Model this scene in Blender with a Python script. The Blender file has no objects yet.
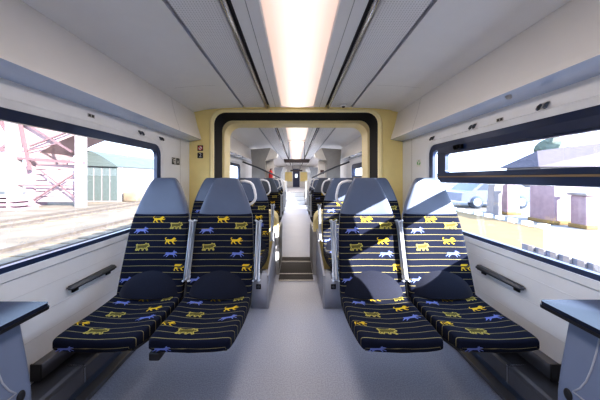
import bpy, bmesh, math, random
from mathutils import Vector, Matrix
from mathutils.geometry import tessellate_polygon
random.seed(4)
scene = bpy.context.scene
col = scene.collection
F, VX, VY, CZ = 244.0, 296.0, 178.0, 1.26

# ---------------------------------------------------------------- materials
def new_mat(name):
    m = bpy.data.materials.new(name); m.use_nodes = True
    nt = m.node_tree
    return m, nt, nt.nodes['Principled BSDF']

def mat(name, c, rough=0.5, metal=0.0, noise=0.06, scale=6.0, bump=0.0, bscale=200.0, emit=None, estr=0.0, coat=0.0, spec=0.5):
    m, nt, b = new_mat(name)
    b.inputs['Roughness'].default_value = rough
    b.inputs['Metallic'].default_value = metal
    b.inputs['Coat Weight'].default_value = coat
    b.inputs['Specular IOR Level'].default_value = spec
    tc = nt.nodes.new('ShaderNodeTexCoord')
    n = nt.nodes.new('ShaderNodeTexNoise'); n.inputs['Scale'].default_value = scale; n.inputs['Detail'].default_value = 3
    nt.links.new(tc.outputs['Object'], n.inputs['Vector'])
    r = nt.nodes.new('ShaderNodeValToRGB')
    r.color_ramp.elements[0].position = 0.3; r.color_ramp.elements[1].position = 0.7
    r.color_ramp.elements[0].color = tuple(max(0, x*(1-noise)) for x in c) + (1,)
    r.color_ramp.elements[1].color = tuple(min(1, x*(1+noise)) for x in c) + (1,)
    nt.links.new(n.outputs['Fac'], r.inputs['Fac'])
    nt.links.new(r.outputs['Color'], b.inputs['Base Color'])
    if bump:
        n2 = nt.nodes.new('ShaderNodeTexNoise'); n2.inputs['Scale'].default_value = bscale
        nt.links.new(tc.outputs['Object'], n2.inputs['Vector'])
        bp = nt.nodes.new('ShaderNodeBump'); bp.inputs['Strength'].default_value = bump; bp.inputs['Distance'].default_value = 0.002
        nt.links.new(n2.outputs['Fac'], bp.inputs['Height']); nt.links.new(bp.outputs['Normal'], b.inputs['Normal'])
    if emit:
        b.inputs['Emission Color'].default_value = emit + (1,); b.inputs['Emission Strength'].default_value = estr
    return m

def striped_fabric(name, spacing, width, offset):
    m, nt, b = new_mat(name)
    L = nt.links.new
    b.inputs['Roughness'].default_value = 0.9
    b.inputs['Sheen Weight'].default_value = 0.02
    b.inputs['Specular IOR Level'].default_value = 0.08
    uv = nt.nodes.new('ShaderNodeUVMap')
    sp = nt.nodes.new('ShaderNodeSeparateXYZ'); L(uv.outputs['UV'], sp.inputs[0])
    def math_(op, a, bval):
        n = nt.nodes.new('ShaderNodeMath'); n.operation = op
        if isinstance(a, (int, float)): n.inputs[0].default_value = a
        else: L(a, n.inputs[0])
        if isinstance(bval, (int, float)): n.inputs[1].default_value = bval
        else: L(bval, n.inputs[1])
        return n.outputs[0]
    v = math_('ADD', sp.outputs['Y'], 10*spacing - offset)
    v = math_('MODULO', v, spacing)
    s = math_('LESS_THAN', v, width)
    tc = nt.nodes.new('ShaderNodeTexCoord')
    nz = nt.nodes.new('ShaderNodeTexNoise'); nz.inputs['Scale'].default_value = 350
    L(tc.outputs['Object'], nz.inputs['Vector'])
    base = nt.nodes.new('ShaderNodeMix'); base.data_type = 'RGBA'
    base.inputs['A'].default_value = (0.005, 0.007, 0.018, 1); base.inputs['B'].default_value = (0.013, 0.016, 0.032, 1)
    L(nz.outputs['Fac'], base.inputs['Factor'])
    mx = nt.nodes.new('ShaderNodeMix'); mx.data_type = 'RGBA'
    L(s, mx.inputs['Factor']); L(base.outputs['Result'], mx.inputs['A'])
    mx.inputs['B'].default_value = (0.24, 0.21, 0.105, 1)
    L(mx.outputs['Result'], b.inputs['Base Color'])
    bp = nt.nodes.new('ShaderNodeBump'); bp.inputs['Strength'].default_value = 0.2; bp.inputs['Distance'].default_value = 0.001
    L(nz.outputs['Fac'], bp.inputs['Height']); L(bp.outputs['Normal'], b.inputs['Normal'])
    return m

def perforated(name, c):
    m, nt, b = new_mat(name)
    L = nt.links.new
    b.inputs['Roughness'].default_value = 0.55
    tc = nt.nodes.new('ShaderNodeTexCoord')
    sp = nt.nodes.new('ShaderNodeSeparateXYZ'); L(tc.outputs['Object'], sp.inputs[0])
    outs = []
    for ax in ('X', 'Y'):
        n = nt.nodes.new('ShaderNodeMath'); n.operation = 'MULTIPLY'; n.inputs[1].default_value = 2*math.pi/0.016
        L(sp.outputs[ax], n.inputs[0])
        s = nt.nodes.new('ShaderNodeMath'); s.operation = 'SINE'; L(n.outputs[0], s.inputs[0]); outs.append(s.outputs[0])
    a = nt.nodes.new('ShaderNodeMath'); a.operation = 'ADD'; L(outs[0], a.inputs[0]); L(outs[1], a.inputs[1])
    g = nt.nodes.new('ShaderNodeMath'); g.operation = 'GREATER_THAN'; L(a.outputs[0], g.inputs[0]); g.inputs[1].default_value = 0.95
    mx = nt.nodes.new('ShaderNodeMix'); mx.data_type = 'RGBA'
    mx.inputs['A'].default_value = c + (1,); mx.inputs['B'].default_value = tuple(x*0.72 for x in c) + (1,)
    L(g.outputs[0], mx.inputs['Factor']); L(mx.outputs['Result'], b.inputs['Base Color'])
    return m

def speckled(name, c, c2):
    m, nt, b = new_mat(name)
    L = nt.links.new
    b.inputs['Roughness'].default_value = 0.42
    tc = nt.nodes.new('ShaderNodeTexCoord')
    n = nt.nodes.new('ShaderNodeTexNoise'); n.inputs['Scale'].default_value = 130; n.inputs['Detail'].default_value = 2
    L(tc.outputs['Object'], n.inputs['Vector'])
    r = nt.nodes.new('ShaderNodeValToRGB')
    r.color_ramp.elements[0].position = 0.38; r.color_ramp.elements[1].position = 0.62
    r.color_ramp.elements[0].color = c2 + (1,); r.color_ramp.elements[1].color = c + (1,)
    L(n.outputs['Fac'], r.inputs['Fac']); L(r.outputs['Color'], b.inputs['Base Color'])
    n2 = nt.nodes.new('ShaderNodeTexNoise'); n2.inputs['Scale'].default_value = 3
    L(tc.outputs['Object'], n2.inputs['Vector'])
    mr = nt.nodes.new('ShaderNodeMapRange'); mr.inputs['To Min'].default_value = 0.32; mr.inputs['To Max'].default_value = 0.5
    L(n2.outputs['Fac'], mr.inputs['Value']); L(mr.outputs['Result'], b.inputs['Roughness'])
    return m

def glass(name, tint=(0.97, 0.98, 1.0), gloss=0.06):
    m = bpy.data.materials.new(name); m.use_nodes = True
    nt = m.node_tree; nt.nodes.clear()
    o = nt.nodes.new('ShaderNodeOutputMaterial'); t = nt.nodes.new('ShaderNodeBsdfTransparent'); t.inputs[0].default_value = tint + (1,)
    g = nt.nodes.new('ShaderNodeBsdfGlossy'); g.inputs['Roughness'].default_value = 0.02
    mx = nt.nodes.new('ShaderNodeMixShader'); mx.inputs[0].default_value = gloss
    nt.links.new(t.outputs[0], mx.inputs[1]); nt.links.new(g.outputs[0], mx.inputs[2]); nt.links.new(mx.outputs[0], o.inputs[0])
    return m

M = {}
M['ceil'] = mat('ceiling_panel_paint', (0.90, 0.90, 0.91), 0.4, noise=0.012)
M['perf'] = perforated('perforated_panel', (0.88, 0.88, 0.90))
M['cove'] = mat('cove_paint', (0.78, 0.765, 0.76), 0.35, noise=0.012)
M['strip'] = mat('glossy_cove_reflection_tint', (0.55, 0.65, 0.84), 0.14, coat=0.8, noise=0.02)  # glossy underside; bluish window reflection is also painted into its base colour
M['wall'] = mat('wall_laminate', (0.79, 0.805, 0.84), 0.42, noise=0.02)
M['wall_low'] = mat('lower_wall_laminate', (0.70, 0.71, 0.74), 0.4)
M['seam'] = mat('panel_seam', (0.42, 0.42, 0.43), 0.7)
M['floor'] = speckled('speckled_floor', (0.41, 0.43, 0.51), (0.30, 0.32, 0.40))
M['yellow'] = mat('portal_yellow', (0.90, 0.75, 0.34), 0.45, noise=0.04)
M['yellow_pale'] = mat('portal_pale_yellow', (0.92, 0.80, 0.45), 0.45, noise=0.04)
M['rubber'] = mat('black_rubber', (0.012, 0.013, 0.018), 0.65)
M['frame_blue'] = mat('dark_window_frame', (0.010, 0.024, 0.075), 0.3, coat=0.3)
M['rim'] = mat('window_rim', (0.74, 0.76, 0.80), 0.35)
M['chrome'] = mat('steel_tube', (0.62, 0.62, 0.64), 0.22, 1.0)
M['dark'] = mat('dark_slot', (0.07, 0.07, 0.08), 0.6)
M['silver'] = mat('armrest_silver', (0.60, 0.63, 0.70), 0.35, 0.1)
M['leather'] = mat('headrest_leather', (0.088, 0.112, 0.175), 0.42, noise=0.05, scale=9, bump=0.15, bscale=260)
M['fab_back'] = striped_fabric('striped_back_fabric', 0.0425, 0.0034, 0.028)
M['fab_seat'] = striped_fabric('striped_seat_fabric', 0.050, 0.0038, 0.010)
M['velvet'] = mat('plain_navy_fabric', (0.006, 0.008, 0.020), 0.8, noise=0.2, scale=200, spec=0.2)
M['velvet'].node_tree.nodes['Principled BSDF'].inputs['Sheen Weight'].default_value = 0.16
M['gold'] = mat('emblem_gold', (0.64, 0.44, 0.035), 0.8, spec=0.1)
M['olive'] = mat('emblem_olive', (0.40, 0.34, 0.09), 0.8, spec=0.1)
M['olive_dark'] = mat('emblem_olive_ground', (0.11, 0.095, 0.03), 0.85, spec=0.1)
M['lilac'] = mat('emblem_blue', (0.15, 0.19, 0.46), 0.8, spec=0.1)
M['shell'] = mat('seat_shell_grey', (0.24, 0.26, 0.30), 0.45)
M['handle'] = mat('handle_white', (0.72, 0.72, 0.75), 0.3)
M['black'] = mat('black_plastic', (0.015, 0.015, 0.018), 0.5)
M['graphite'] = mat('graphite_metal', (0.085, 0.095, 0.115), 0.35, 0.2)
M['duct'] = mat('duct_graphite', (0.17, 0.17, 0.19), 0.22, 0.4, coat=0.2)
M['podium'] = mat('pedestal_grey', (0.42, 0.43, 0.49), 0.5)
M['bin'] = mat('table_pedestal_daylight_tint', (0.17, 0.205, 0.30), 0.45)  # grey pedestal, with the dim blue daylight tint put into its base colour
M['table'] = mat('table_top_black', (0.02, 0.025, 0.045), 0.22, coat=0.0, spec=0.18)
M['table_edge'] = mat('table_edge_black', (0.012, 0.012, 0.015), 0.5)
def diffuser():
    m, nt, b = new_mat('light_diffuser'); L = nt.links.new
    b.inputs['Base Color'].default_value = (0.45, 0.42, 0.40, 1); b.inputs['Roughness'].default_value = 0.3
    tc = nt.nodes.new('ShaderNodeTexCoord'); sp = nt.nodes.new('ShaderNodeSeparateXYZ'); L(tc.outputs['Object'], sp.inputs[0])
    ab = nt.nodes.new('ShaderNodeMath'); ab.operation = 'ABSOLUTE'; L(sp.outputs['X'], ab.inputs[0])
    mr = nt.nodes.new('ShaderNodeMapRange'); mr.inputs['From Min'].default_value = 0.0; mr.inputs['From Max'].default_value = 0.21; L(ab.outputs[0], mr.inputs['Value'])
    cr = nt.nodes.new('ShaderNodeValToRGB')
    cr.color_ramp.elements[0].position = 0.0; cr.color_ramp.elements[0].color = (0.95, 0.84, 0.76, 1)
    cr.color_ramp.elements[1].position = 1.0; cr.color_ramp.elements[1].color = (0.52, 0.37, 0.31, 1)
    el = cr.color_ramp.elements.new(0.35); el.color = (0.80, 0.66, 0.58, 1)
    el = cr.color_ramp.elements.new(0.75); el.color = (0.62, 0.46, 0.39, 1)
    L(mr.outputs['Result'], cr.inputs['Fac']); L(cr.outputs['Color'], b.inputs['Emission Color'])
    b.inputs['Emission Strength'].default_value = 1.3
    return m
M['light'] = diffuser()
M['plate'] = mat('ramp_plate_brown', (0.022, 0.019, 0.018), 0.7, bump=0.5, bscale=120)
M['edge'] = mat('plate_edge_steel', (0.5, 0.47, 0.44), 0.4, 0.6)
M['white'] = mat('sign_white', (0.85, 0.85, 0.85), 0.5)
M['red'] = mat('signal_red', (0.65, 0.03, 0.03), 0.4)
M['green'] = mat('sticker_green', (0.12, 0.42, 0.16), 0.5)
M['signblack'] = mat('sign_black', (0.02, 0.02, 0.025), 0.5)
M['cabinet'] = mat('cabinet_grey', (0.36, 0.36, 0.36), 0.5)
M['cabinet_pale'] = mat('cabinet_pale', (0.74, 0.73, 0.71), 0.4)
M['glass'] = glass('window_glass')
M['navy'] = mat('far_door_navy', (0.02, 0.03, 0.09), 0.4)
# outdoors
M['gravel'] = mat('sunlit_gravel', (0.135, 0.100, 0.066), 0.9, noise=0.35, scale=0.8)
M['platform'] = mat('sunlit_platform', (0.15, 0.142, 0.135), 0.9, noise=0.1, scale=0.9)
M['tan'] = mat('tan_paving', (0.150, 0.094, 0.034), 0.9, noise=0.14, scale=2.2)
M['rail'] = mat('rail_steel', (0.075, 0.06, 0.05), 0.6, noise=0.2)
M['pink'] = mat('faded_pink_steel', (0.095, 0.052, 0.056), 0.7, noise=0.1)
M['pinkroof'] = mat('faded_pink_roof', (0.27, 0.18, 0.178), 0.7, noise=0.08)
M['mauve'] = mat('mauve_panels', (0.20, 0.135, 0.15), 0.7, noise=0.12)
M['whitesteel'] = mat('white_steel', (0.17, 0.15, 0.15), 0.6)
M['greenglass'] = mat('pale_green_cladding', (0.060, 0.074, 0.070), 0.5, noise=0.1)
M['carblue'] = mat('car_paint', (0.06, 0.07, 0.12), 0.3, coat=0.5)
M['carglass'] = mat('car_glass', (0.04, 0.05, 0.07), 0.1)
M['tiles'] = mat('violet_roof_tiles', (0.062, 0.048, 0.060), 0.8, noise=0.15, scale=1.2)
M['tree'] = mat('hazy_leaves', (0.085, 0.10, 0.075), 0.9, noise=0.3, scale=3)

# ---------------------------------------------------------------- mesh helpers
class MB:
    """collects shapes for ONE mesh object"""
    def __init__(s): s.v = []; s.f = []; s.mi = []; s.uv = {}; s.sm = []
    def add(s, vs, fs, mi=0, uvs=None, smooth=False):
        o = len(s.v); s.v += [tuple(p) for p in vs]
        for f in fs:
            s.f.append(tuple(o+i for i in f)); s.mi.append(mi); s.sm.append(smooth)
        if uvs:
            for i, u in enumerate(uvs): s.uv[o+i] = u
    def box(s, x0, x1, y0, y1, z0, z1, mi=0):
        x0, x1 = min(x0, x1), max(x0, x1); y0, y1 = min(y0, y1), max(y0, y1); z0, z1 = min(z0, z1), max(z0, z1)
        vs = [(x0,y0,z0),(x1,y0,z0),(x1,y1,z0),(x0,y1,z0),(x0,y0,z1),(x1,y0,z1),(x1,y1,z1),(x0,y1,z1)]
        s.add(vs, [(3,2,1,0),(4,5,6,7),(0,1,5,4),(1,2,6,5),(2,3,7,6),(3,0,4,7)], mi)
    def rbox(s, x0, x1, y0, y1, z0, z1, r=0.008, mi=0, seg=2):
        bm = bmesh.new()
        bmesh.ops.create_cube(bm, size=1)
        for v in bm.verts:
            v.co = Vector(((x0+x1)/2+v.co.x*abs(x1-x0), (y0+y1)/2+v.co.y*abs(y1-y0), (z0+z1)/2+v.co.z*abs(z1-z0)))
        bmesh.ops.bevel(bm, geom=bm.edges[:], offset=r, segments=seg, affect='EDGES', profile=0.5)
        s.bm(bm, mi, True)
    def bm(s, bm, mi=0, smooth=False):
        bm.verts.index_update()
        s.add([v.co[:] for v in bm.verts], [tuple(v.index for v in f.verts) for f in bm.faces], mi, smooth=smooth); bm.free()
    def tube(s, pts, r, n=10, mi=0, closed=False):
        pts = [Vector(p) for p in pts]; N = len(pts); vs = []; fs = []
        ref = None
        for i, p in enumerate(pts):
            if closed: t = pts[(i+1) % N] - pts[i-1]
            else: t = pts[min(i+1, N-1)] - pts[max(i-1, 0)]
            t.normalize()
            if ref is None:
                ref = Vector((0,0,1)) if abs(t.z) < 0.9 else Vector((1,0,0))
            a = (ref - t*ref.dot(t)).normalized(); ref = a; b = t.cross(a)
            rr = r[i] if isinstance(r, (list, tuple)) else r
            for k in range(n):
                an = 2*math.pi*k/n; vs.append(p + a*math.cos(an)*rr + b*math.sin(an)*rr)
        R = N if closed else N-1
        for i in range(R):
            for k in range(n):
                fs.append((i*n+k, i*n+(k+1) % n, ((i+1) % N)*n+(k+1) % n, ((i+1) % N)*n+k))
        if not closed:
            fs.append(tuple(range(n-1, -1, -1))); fs.append(tuple(range((N-1)*n, N*n)))
        s.add(vs, fs, mi, smooth=True)
    def beam(s, a, b, w, h, mi=0):
        a = Vector(a); b = Vector(b); t = (b-a).normalized()
        u = Vector((0,0,1)) if abs(t.z) < 0.95 else Vector((1,0,0))
        sx = t.cross(u).normalized()*w/2; uz = sx.cross(t).normalized()*h/2
        vs = [a-sx-uz, a+sx-uz, a+sx+uz, a-sx+uz, b-sx-uz, b+sx-uz, b+sx+uz, b-sx+uz]
        s.add(vs, [(3,2,1,0),(4,5,6,7),(0,1,5,4),(1,2,6,5),(2,3,7,6),(3,0,4,7)], mi)
    def prism(s, poly, axis, a, b, mi=0, smooth=False):
        """poly: 2D outline; axis 'x': (y,z) outline, 'y': (x,z), 'z': (x,y)"""
        def P(p, t): return (t, p[0], p[1]) if axis == 'x' else (p[0], t, p[1]) if axis == 'y' else (p[0], p[1], t)
        n = len(poly)
        vs = [P(p, a) for p in poly] + [P(p, b) for p in poly]
        fs = [(i, (i+1) % n, n+(i+1) % n, n+i) for i in range(n)]
        s.add(vs, fs, mi, smooth=smooth)
        tri = tessellate_polygon([[Vector((p[0], p[1], 0)) for p in poly]])
        s.add(vs, [t for t in tri] + [tuple(n+i for i in t[::-1]) for t in tri], mi)
    def build(s, name, mats, parent=None, loc=None):
        me = bpy.data.meshes.new(name); me.from_pydata(s.v, [], s.f)
        if not isinstance(mats, (list, tuple)): mats = [mats]
        for m in mats: me.materials.append(m)
        for p, i, sm in zip(me.polygons, s.mi, s.sm): p.material_index = i; p.use_smooth = sm
        if s.uv:
            ul = me.uv_layers.new(name='UVMap')
            for lp in me.loops: ul.data[lp.index].uv = s.uv.get(lp.vertex_index, (0, 0))
        bm = bmesh.new(); bm.from_mesh(me); bmesh.ops.recalc_face_normals(bm, faces=bm.faces[:]); bm.to_mesh(me); bm.free()
        me.update()
        o = bpy.data.objects.new(name, me); col.objects.link(o)
        if parent: o.parent = parent
        if loc: o.location = loc
        return o

def tag(o, label, cat, group=None, kind=None):
    o['label'] = label; o['category'] = cat
    if group: o['group'] = group
    if kind: o['kind'] = kind
    return o
def empty(name, loc=(0,0,0)):
    o = bpy.data.objects.new(name, None); col.objects.link(o); o.location = loc; o.empty_display_size = 0.1
    return o
def thing(name, label, cat, loc=(0,0,0), group=None):
    return tag(empty(name, loc), label, cat, group)
def struct(o): o['kind'] = 'structure'; return o
def copy_tree(o, parent=None):
    c = o.copy(); col.objects.link(c)
    if parent: c.parent = parent
    for ch in list(o.children): copy_tree(ch, c)
    return c
def rrect(x0, x1, y0, y1, r, seg=6):
    pts = []
    for cx, cy, a0 in ((x1-r, y1-r, 0), (x0+r, y1-r, 90), (x0+r, y0+r, 180), (x1-r, y0+r, 270)):
        for k in range(seg+1):
            a = math.radians(a0+90*k/seg); pts.append((cx+r*math.cos(a), cy+r*math.sin(a)))
    return pts
def ring(mb, A, B, P, mi=0, smooth=False):
    """strip between two loops of same length; P maps 2D+depth to 3D"""
    n = len(A); vs = [P(a) for a in A] + [P(b) for b in B]
    mb.add(vs, [(i, (i+1) % n, n+(i+1) % n, n+i) for i in range(n)], mi, smooth=smooth)
def plane_with_holes(mb, outer, holes, P, mi=0):
    loops = [[Vector((p[0], p[1], 0)) for p in outer]] + [[Vector((p[0], p[1], 0)) for p in h] for h in holes]
    flat = [p for l in loops for p in l]
    mb.add([P((p.x, p.y)) for p in flat], [t for t in tessellate_polygon(loops)], mi)
def lerp_rows(rows, n):
    """Catmull-Rom resample of parameter rows"""
    out = []
    R = len(rows)
    for i in range(n):
        t = i/(n-1)*(R-1); k = min(int(t), R-2); f = t-k
        p0 = rows[max(k-1, 0)]; p1 = rows[k]; p2 = rows[k+1]; p3 = rows[min(k+2, R-1)]
        out.append(tuple(0.5*((2*b)+(-a+c)*f+(2*a-5*b+4*c-d)*f*f+(-a+3*b-3*c+d)*f**3) for a, b, c, d in zip(p0, p1, p2, p3)))
    return out

# ---------------------------------------------------------------- dimensions of the car
W = 1.40
Y0, YP, YP2 = -1.6, 3.2, 3.91           # back of this saloon, portal plane, far side of the gangway
YE = 19.0
CH = 2.19
CX = 0.02

# floor
b = MB(); b.box(-W, W, Y0, 11.9, -0.06, 0.0)
struct(b.build('floor', M['floor']))

# walls with window openings
WIN = {'left': [(-0.3, 2.52, 0.80, 1.60), (4.35, 6.1, 0.80, 1.60), (8.4, 10.4, 0.35, 1.65)],
       'right': [(0.70, 2.56, 0.78, 1.60), (4.35, 6.1, 0.78, 1.60), (8.4, 10.4, 0.35, 1.65)]}
for side, sx in (('left', -1), ('right', 1)):
    wb = MB()
    holes = [rrect(a, c, d, e, 0.10) for a, c, d, e in WIN[side]]
    plane_with_holes(wb, [(Y0, -0.05), (YE, -0.05), (YE, 2.3), (Y0, 2.3)], holes, lambda p: (sx*W, p[0], p[1]), 0)
    for h in holes:
        ring(wb, h, h, lambda p: (sx*W, p[0], p[1]))
        n = len(h)
        vs = [(sx*W, p[0], p[1]) for p in h] + [(sx*(W+0.07), p[0], p[1]) for p in h]
        wb.add(vs, [(i, (i+1) % n, n+(i+1) % n, n+i) for i in range(n)], 0)
    # vertical panel joints and horizontal grooves of the lower panelling
    for y in (2.95, 7.0):
        wb.box(sx*(W-0.001), sx*W, y-0.003, y+0.003, 0.0, 1.735, 1)
    for z in (0.40, 0.52, 0.66):
        wb.box(sx*(W-0.001), sx*W, Y0, 3.15, z-0.002, z+0.002, 2)
    struct(wb.build('wall_'+side, [M['wall'], M['seam'], M['wall_low']]))
b = MB(); b.box(-W, W, Y0-0.05, Y0, 0, 2.3)
struct(b.build('wall_back', M['wall']))
b = MB(); b.box(-W-0.1, W+0.1, Y0-0.05, YE, 2.29, 2.34)
struct(b.build('roof', M['cabinet']))

# windows
def window(idx, side, sx, y0, y1, z0, z1, hopper):
    root = struct(empty('window_%d' % idx, (sx*W, (y0+y1)/2, z0)))
    ox, oy, oz = root.location
    P = lambda p, x: (x-ox, p[0]-oy, p[1]-oz)
    r = MB(); o = 0.045                              # pale rim
    A = rrect(y0-o, y1+o, z0-o, z1+o, 0.14); B = rrect(y0+0.004, y1-0.004, z0+0.004, z1-0.004, 0.10)
    A2 = rrect(y0-o+0.008, y1+o-0.008, z0-o+0.008, z1+o-0.008, 0.135)
    n = len(A)
    X = [sx*(W-0.001), sx*(W-0.012), sx*(W-0.010), sx*(W+0.03)]
    L = [A, A2, B, B]
    for k in range(3):
        vs = [P(p, X[k]) for p in L[k]] + [P(p, X[k+1]) for p in L[k+1]]
        r.add(vs, [(i, (i+1) % n, n+(i+1) % n, n+i) for i in range(n)], 0)
    r.build('window_rim', M['rim'], root)
    g = MB()                                         # dark rubber
    C_ = rrect(y0+0.003, y1-0.003, z0+0.003, z1-0.003, 0.098); D = rrect(y0+0.055, y1-0.055, z0+0.030, z1-0.062, 0.06)
    X = [sx*(W-0.004), sx*(W+0.004), sx*(W+0.035)]; L = [C_, D, D]
    for k in range(2):
        vs = [P(p, X[k]) for p in L[k]] + [P(p, X[k+1]) for p in L[k+1]]
        g.add(vs, [(i, (i+1) % n, n+(i+1) % n, n+i) for i in range(n)], 0)
    g.build('window_seal', M['frame_blue'], root)
    p_ = MB(); pts = rrect(y0+0.01, y1-0.01, z0+0.01, z1-0.01, 0.09)
    p_.add([P(p, sx*(W+0.03)) for p in pts], [tuple(range(len(pts)))])
    p_.build('pane', M['glass'], root)
    if hopper:
        h = MB()
        ya, yb = y0+0.06, y1-0.15
        zb, zt = 1.215, z1-0.045
        A = rrect(ya, yb, zb, zt, 0.02); B = rrect(ya+0.13, yb-0.13, 1.312, 1.482, 0.02)
        n = len(A)
        X = [sx*(W+0.026), sx*(W-0.006), sx*(W-0.006), sx*(W+0.026)]
        A2 = rrect(ya+0.004, yb-0.004, zb+0.004, zt-0.004, 0.018)
        L = [A, A2, B, B]
        for k in range(3):
            vs = [P(p, X[k]) for p in L[k]] + [P(p, X[k+1]) for p in L[k+1]]
            h.add(vs, [(i, (i+1) % n, n+(i+1) % n, n+i) for i in range(n)], 0)
        # raised bead along the bar and the inner sash line
        h.box(sx*(W-0.012)-ox, sx*(W-0.006)-ox, ya-oy, yb-oy, 1.283-oz, 1.300-oz)
        h.box(sx*(W-0.012)-ox, sx*(W-0.006)-ox, ya-oy, yb-oy, 1.496-oz, 1.506-oz)
        hp = h.build('hopper_frame', M['frame_blue'], root)
        t = MB(); t.box(sx*(W-0.0125)-ox, sx*(W-0.0075)-ox, ya-oy, yb-oy, 1.266-oz, 1.278-oz)
        t.build('brass_strip', mat('brass_strip', (0.24, 0.17, 0.10), 0.4, 0.3), hp)
        l = MB(); l.rbox(sx*(W-0.035)-ox, sx*(W-0.006)-ox, 2.03-oy, 2.13-oy, 1.508-oz, 1.545-oz, 0.006)
        l.rbox(sx*(W-0.045)-ox, sx*(W-0.03)-ox, 2.06-oy, 2.10-oy, 1.50-oz, 1.53-oz, 0.005)
        l.build('latch', M['black'], hp)
    return root
k = 1
for side, sx in (('left', -1), ('right', 1)):
    for i, (a, c, d, e) in enumerate(WIN[side]):
        window(k, side, sx, a, c, d, e, side == 'right' and i < 2); k += 1

# ceiling: profile swept along the car, separate for the two saloons but one object
cb = MB()
def sweep(mb, prof, y0, y1, mi=0, smooth=False):
    vs = [(x, y0, z) for x, z in prof] + [(x, y1, z) for x, z in prof]; n = len(prof)
    mb.add(vs, [(i, i+1, n+i+1, n+i) for i in range(n-1)], mi, smooth=smooth)
for ya, yb in ((Y0, YP), (YP2, YE)):
    for sx in (-1, 1):
        f = lambda x: CX+sx*x
        sweep(cb, [(f(0.20), CH+0.02), (f(0.215), CH), (f(0.285), CH)], ya, yb)
        sweep(cb, [(f(0.285), CH), (f(0.287), CH+0.003), (f(0.289), CH)], ya, yb, 1)
        sweep(cb, [(f(0.289), CH), (f(0.362), CH), (f(0.362), CH+0.03)], ya, yb)
        sweep(cb, [(f(0.362), CH+0.03), (f(0.428), CH+0.03)], ya, yb, 2)
        sweep(cb, [(f(0.428), CH+0.03), (f(0.428), CH), (f(0.44), CH-0.002)], ya, yb)
        sweep(cb, [(f(0.44), CH-0.002), (f(0.69), CH-0.004)], ya, yb, 3)
        sweep(cb, [(f(0.69), CH-0.004), (f(0.695), CH+0.012), (f(0.712), CH+0.012), (f(0.714), CH-0.008)], ya, yb, 4)
        arc = [(f(0.714+0.5*t), CH-0.008-0.028*t*t) for t in [i/8 for i in range(9)]]
        arc += [(sx*1.27, 2.137), (sx*1.37, 2.118), (sx*1.40, 2.118)]
        sweep(cb, arc, ya, yb, 0, True)
    sweep(cb, [(CX-0.23, CH+0.06), (CX+0.23, CH+0.06)], ya, yb)
for sx in (-1, 1):                                    # hairline joint across the outer panel
    vs = []
    for i in range(11):
        x = 0.80+0.47*i/10; t = (x-CX*sx-0.714)/0.5
        zz = CH-0.008-0.028*t*t-0.0012
        vs += [(sx*x, 2.419, zz), (sx*x, 2.422, zz)]
    cb.add(vs, [(2*i, 2*i+1, 2*i+3, 2*i+2) for i in range(10)], 1)
struct(cb.build('ceiling', [M['ceil'], M['seam'], M['dark'], M['perf'], mat('groove_grey', (0.5,0.51,0.56), .6)]))

# coves (trim) along both walls
ti = 1
for sx in (-1, 1):
    t = MB()
    prof = [(1.40, 2.19), (1.34, 2.14), (1.335, 2.115), (1.325, 2.09), (1.318, 2.05), (1.285, 1.92), (1.247, 1.80), (1.24, 1.770), (1.2405, 1.764)]
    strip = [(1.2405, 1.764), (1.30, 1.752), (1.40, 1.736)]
    for ya, yb in ((Y0, YP-0.002), (YP2+0.002, YE)):
        sweep(t, [(sx*x, z) for x, z in prof], ya, yb, 0, True)
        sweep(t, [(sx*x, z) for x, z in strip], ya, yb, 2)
    off = 0.0006
    vs = []
    for x, z in prof[2:10]:
        vs += [(sx*(x-0.0015), 2.598, z), (sx*(x-0.0015), 2.603, z)]
    t.add(vs, [(2*i, 2*i+1, 2*i+3, 2*i+2) for i in range(len(vs)//2-1)], 1)
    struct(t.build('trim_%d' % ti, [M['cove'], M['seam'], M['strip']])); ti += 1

# heater ducts along the wall foot
for sx, nm in ((-1, 'left'), (1, 'right')):
    d = MB()
    poly = [(1.399, 0.001), (1.172, 0.001), (1.172, 0.028), (1.205, 0.040), (1.215, 0.045), (1.215, 0.088), (1.200, 0.098), (1.204, 0.180), (1.214, 0.193), (1.235, 0.196), (1.399, 0.170)]
    d.prism([(sx*x, z) for x, z in poly], 'y', Y0, 3.15, 0)
    d.box(sx*1.2138, sx*1.216, Y0, 3.15, 0.048, 0.086, 1)
    for y in (1.385, 2.1):                            # bright clips over the duct
        d.box(sx*1.198, sx*1.2035, y-0.004, y+0.004, 0.10, 0.186, 2)
        d.box(sx*1.198, sx*1.30, y-0.004, y+0.004, 0.1945, 0.199, 2)
    d.prism([(sx*x, z) for x, z in poly], 'y', 3.93, 8.0, 0)
    d.rbox(sx*1.399, sx*1.345, 1.29, 2.9, 0.19, 0.275, 0.006, 0)
    d.rbox(sx*1.399, sx*1.335, 4.0, 6.3, 0.185, 0.30, 0.006, 0)
    d.box(sx*1.399, sx*1.343, 1.283, 1.29, 0.188, 0.277, 3)
    struct(d.build('baseboard_'+nm, [M['duct'], mat('duct_recess', (0.05,0.07,0.11), .4), M['chrome'], M['black']]))

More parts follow.
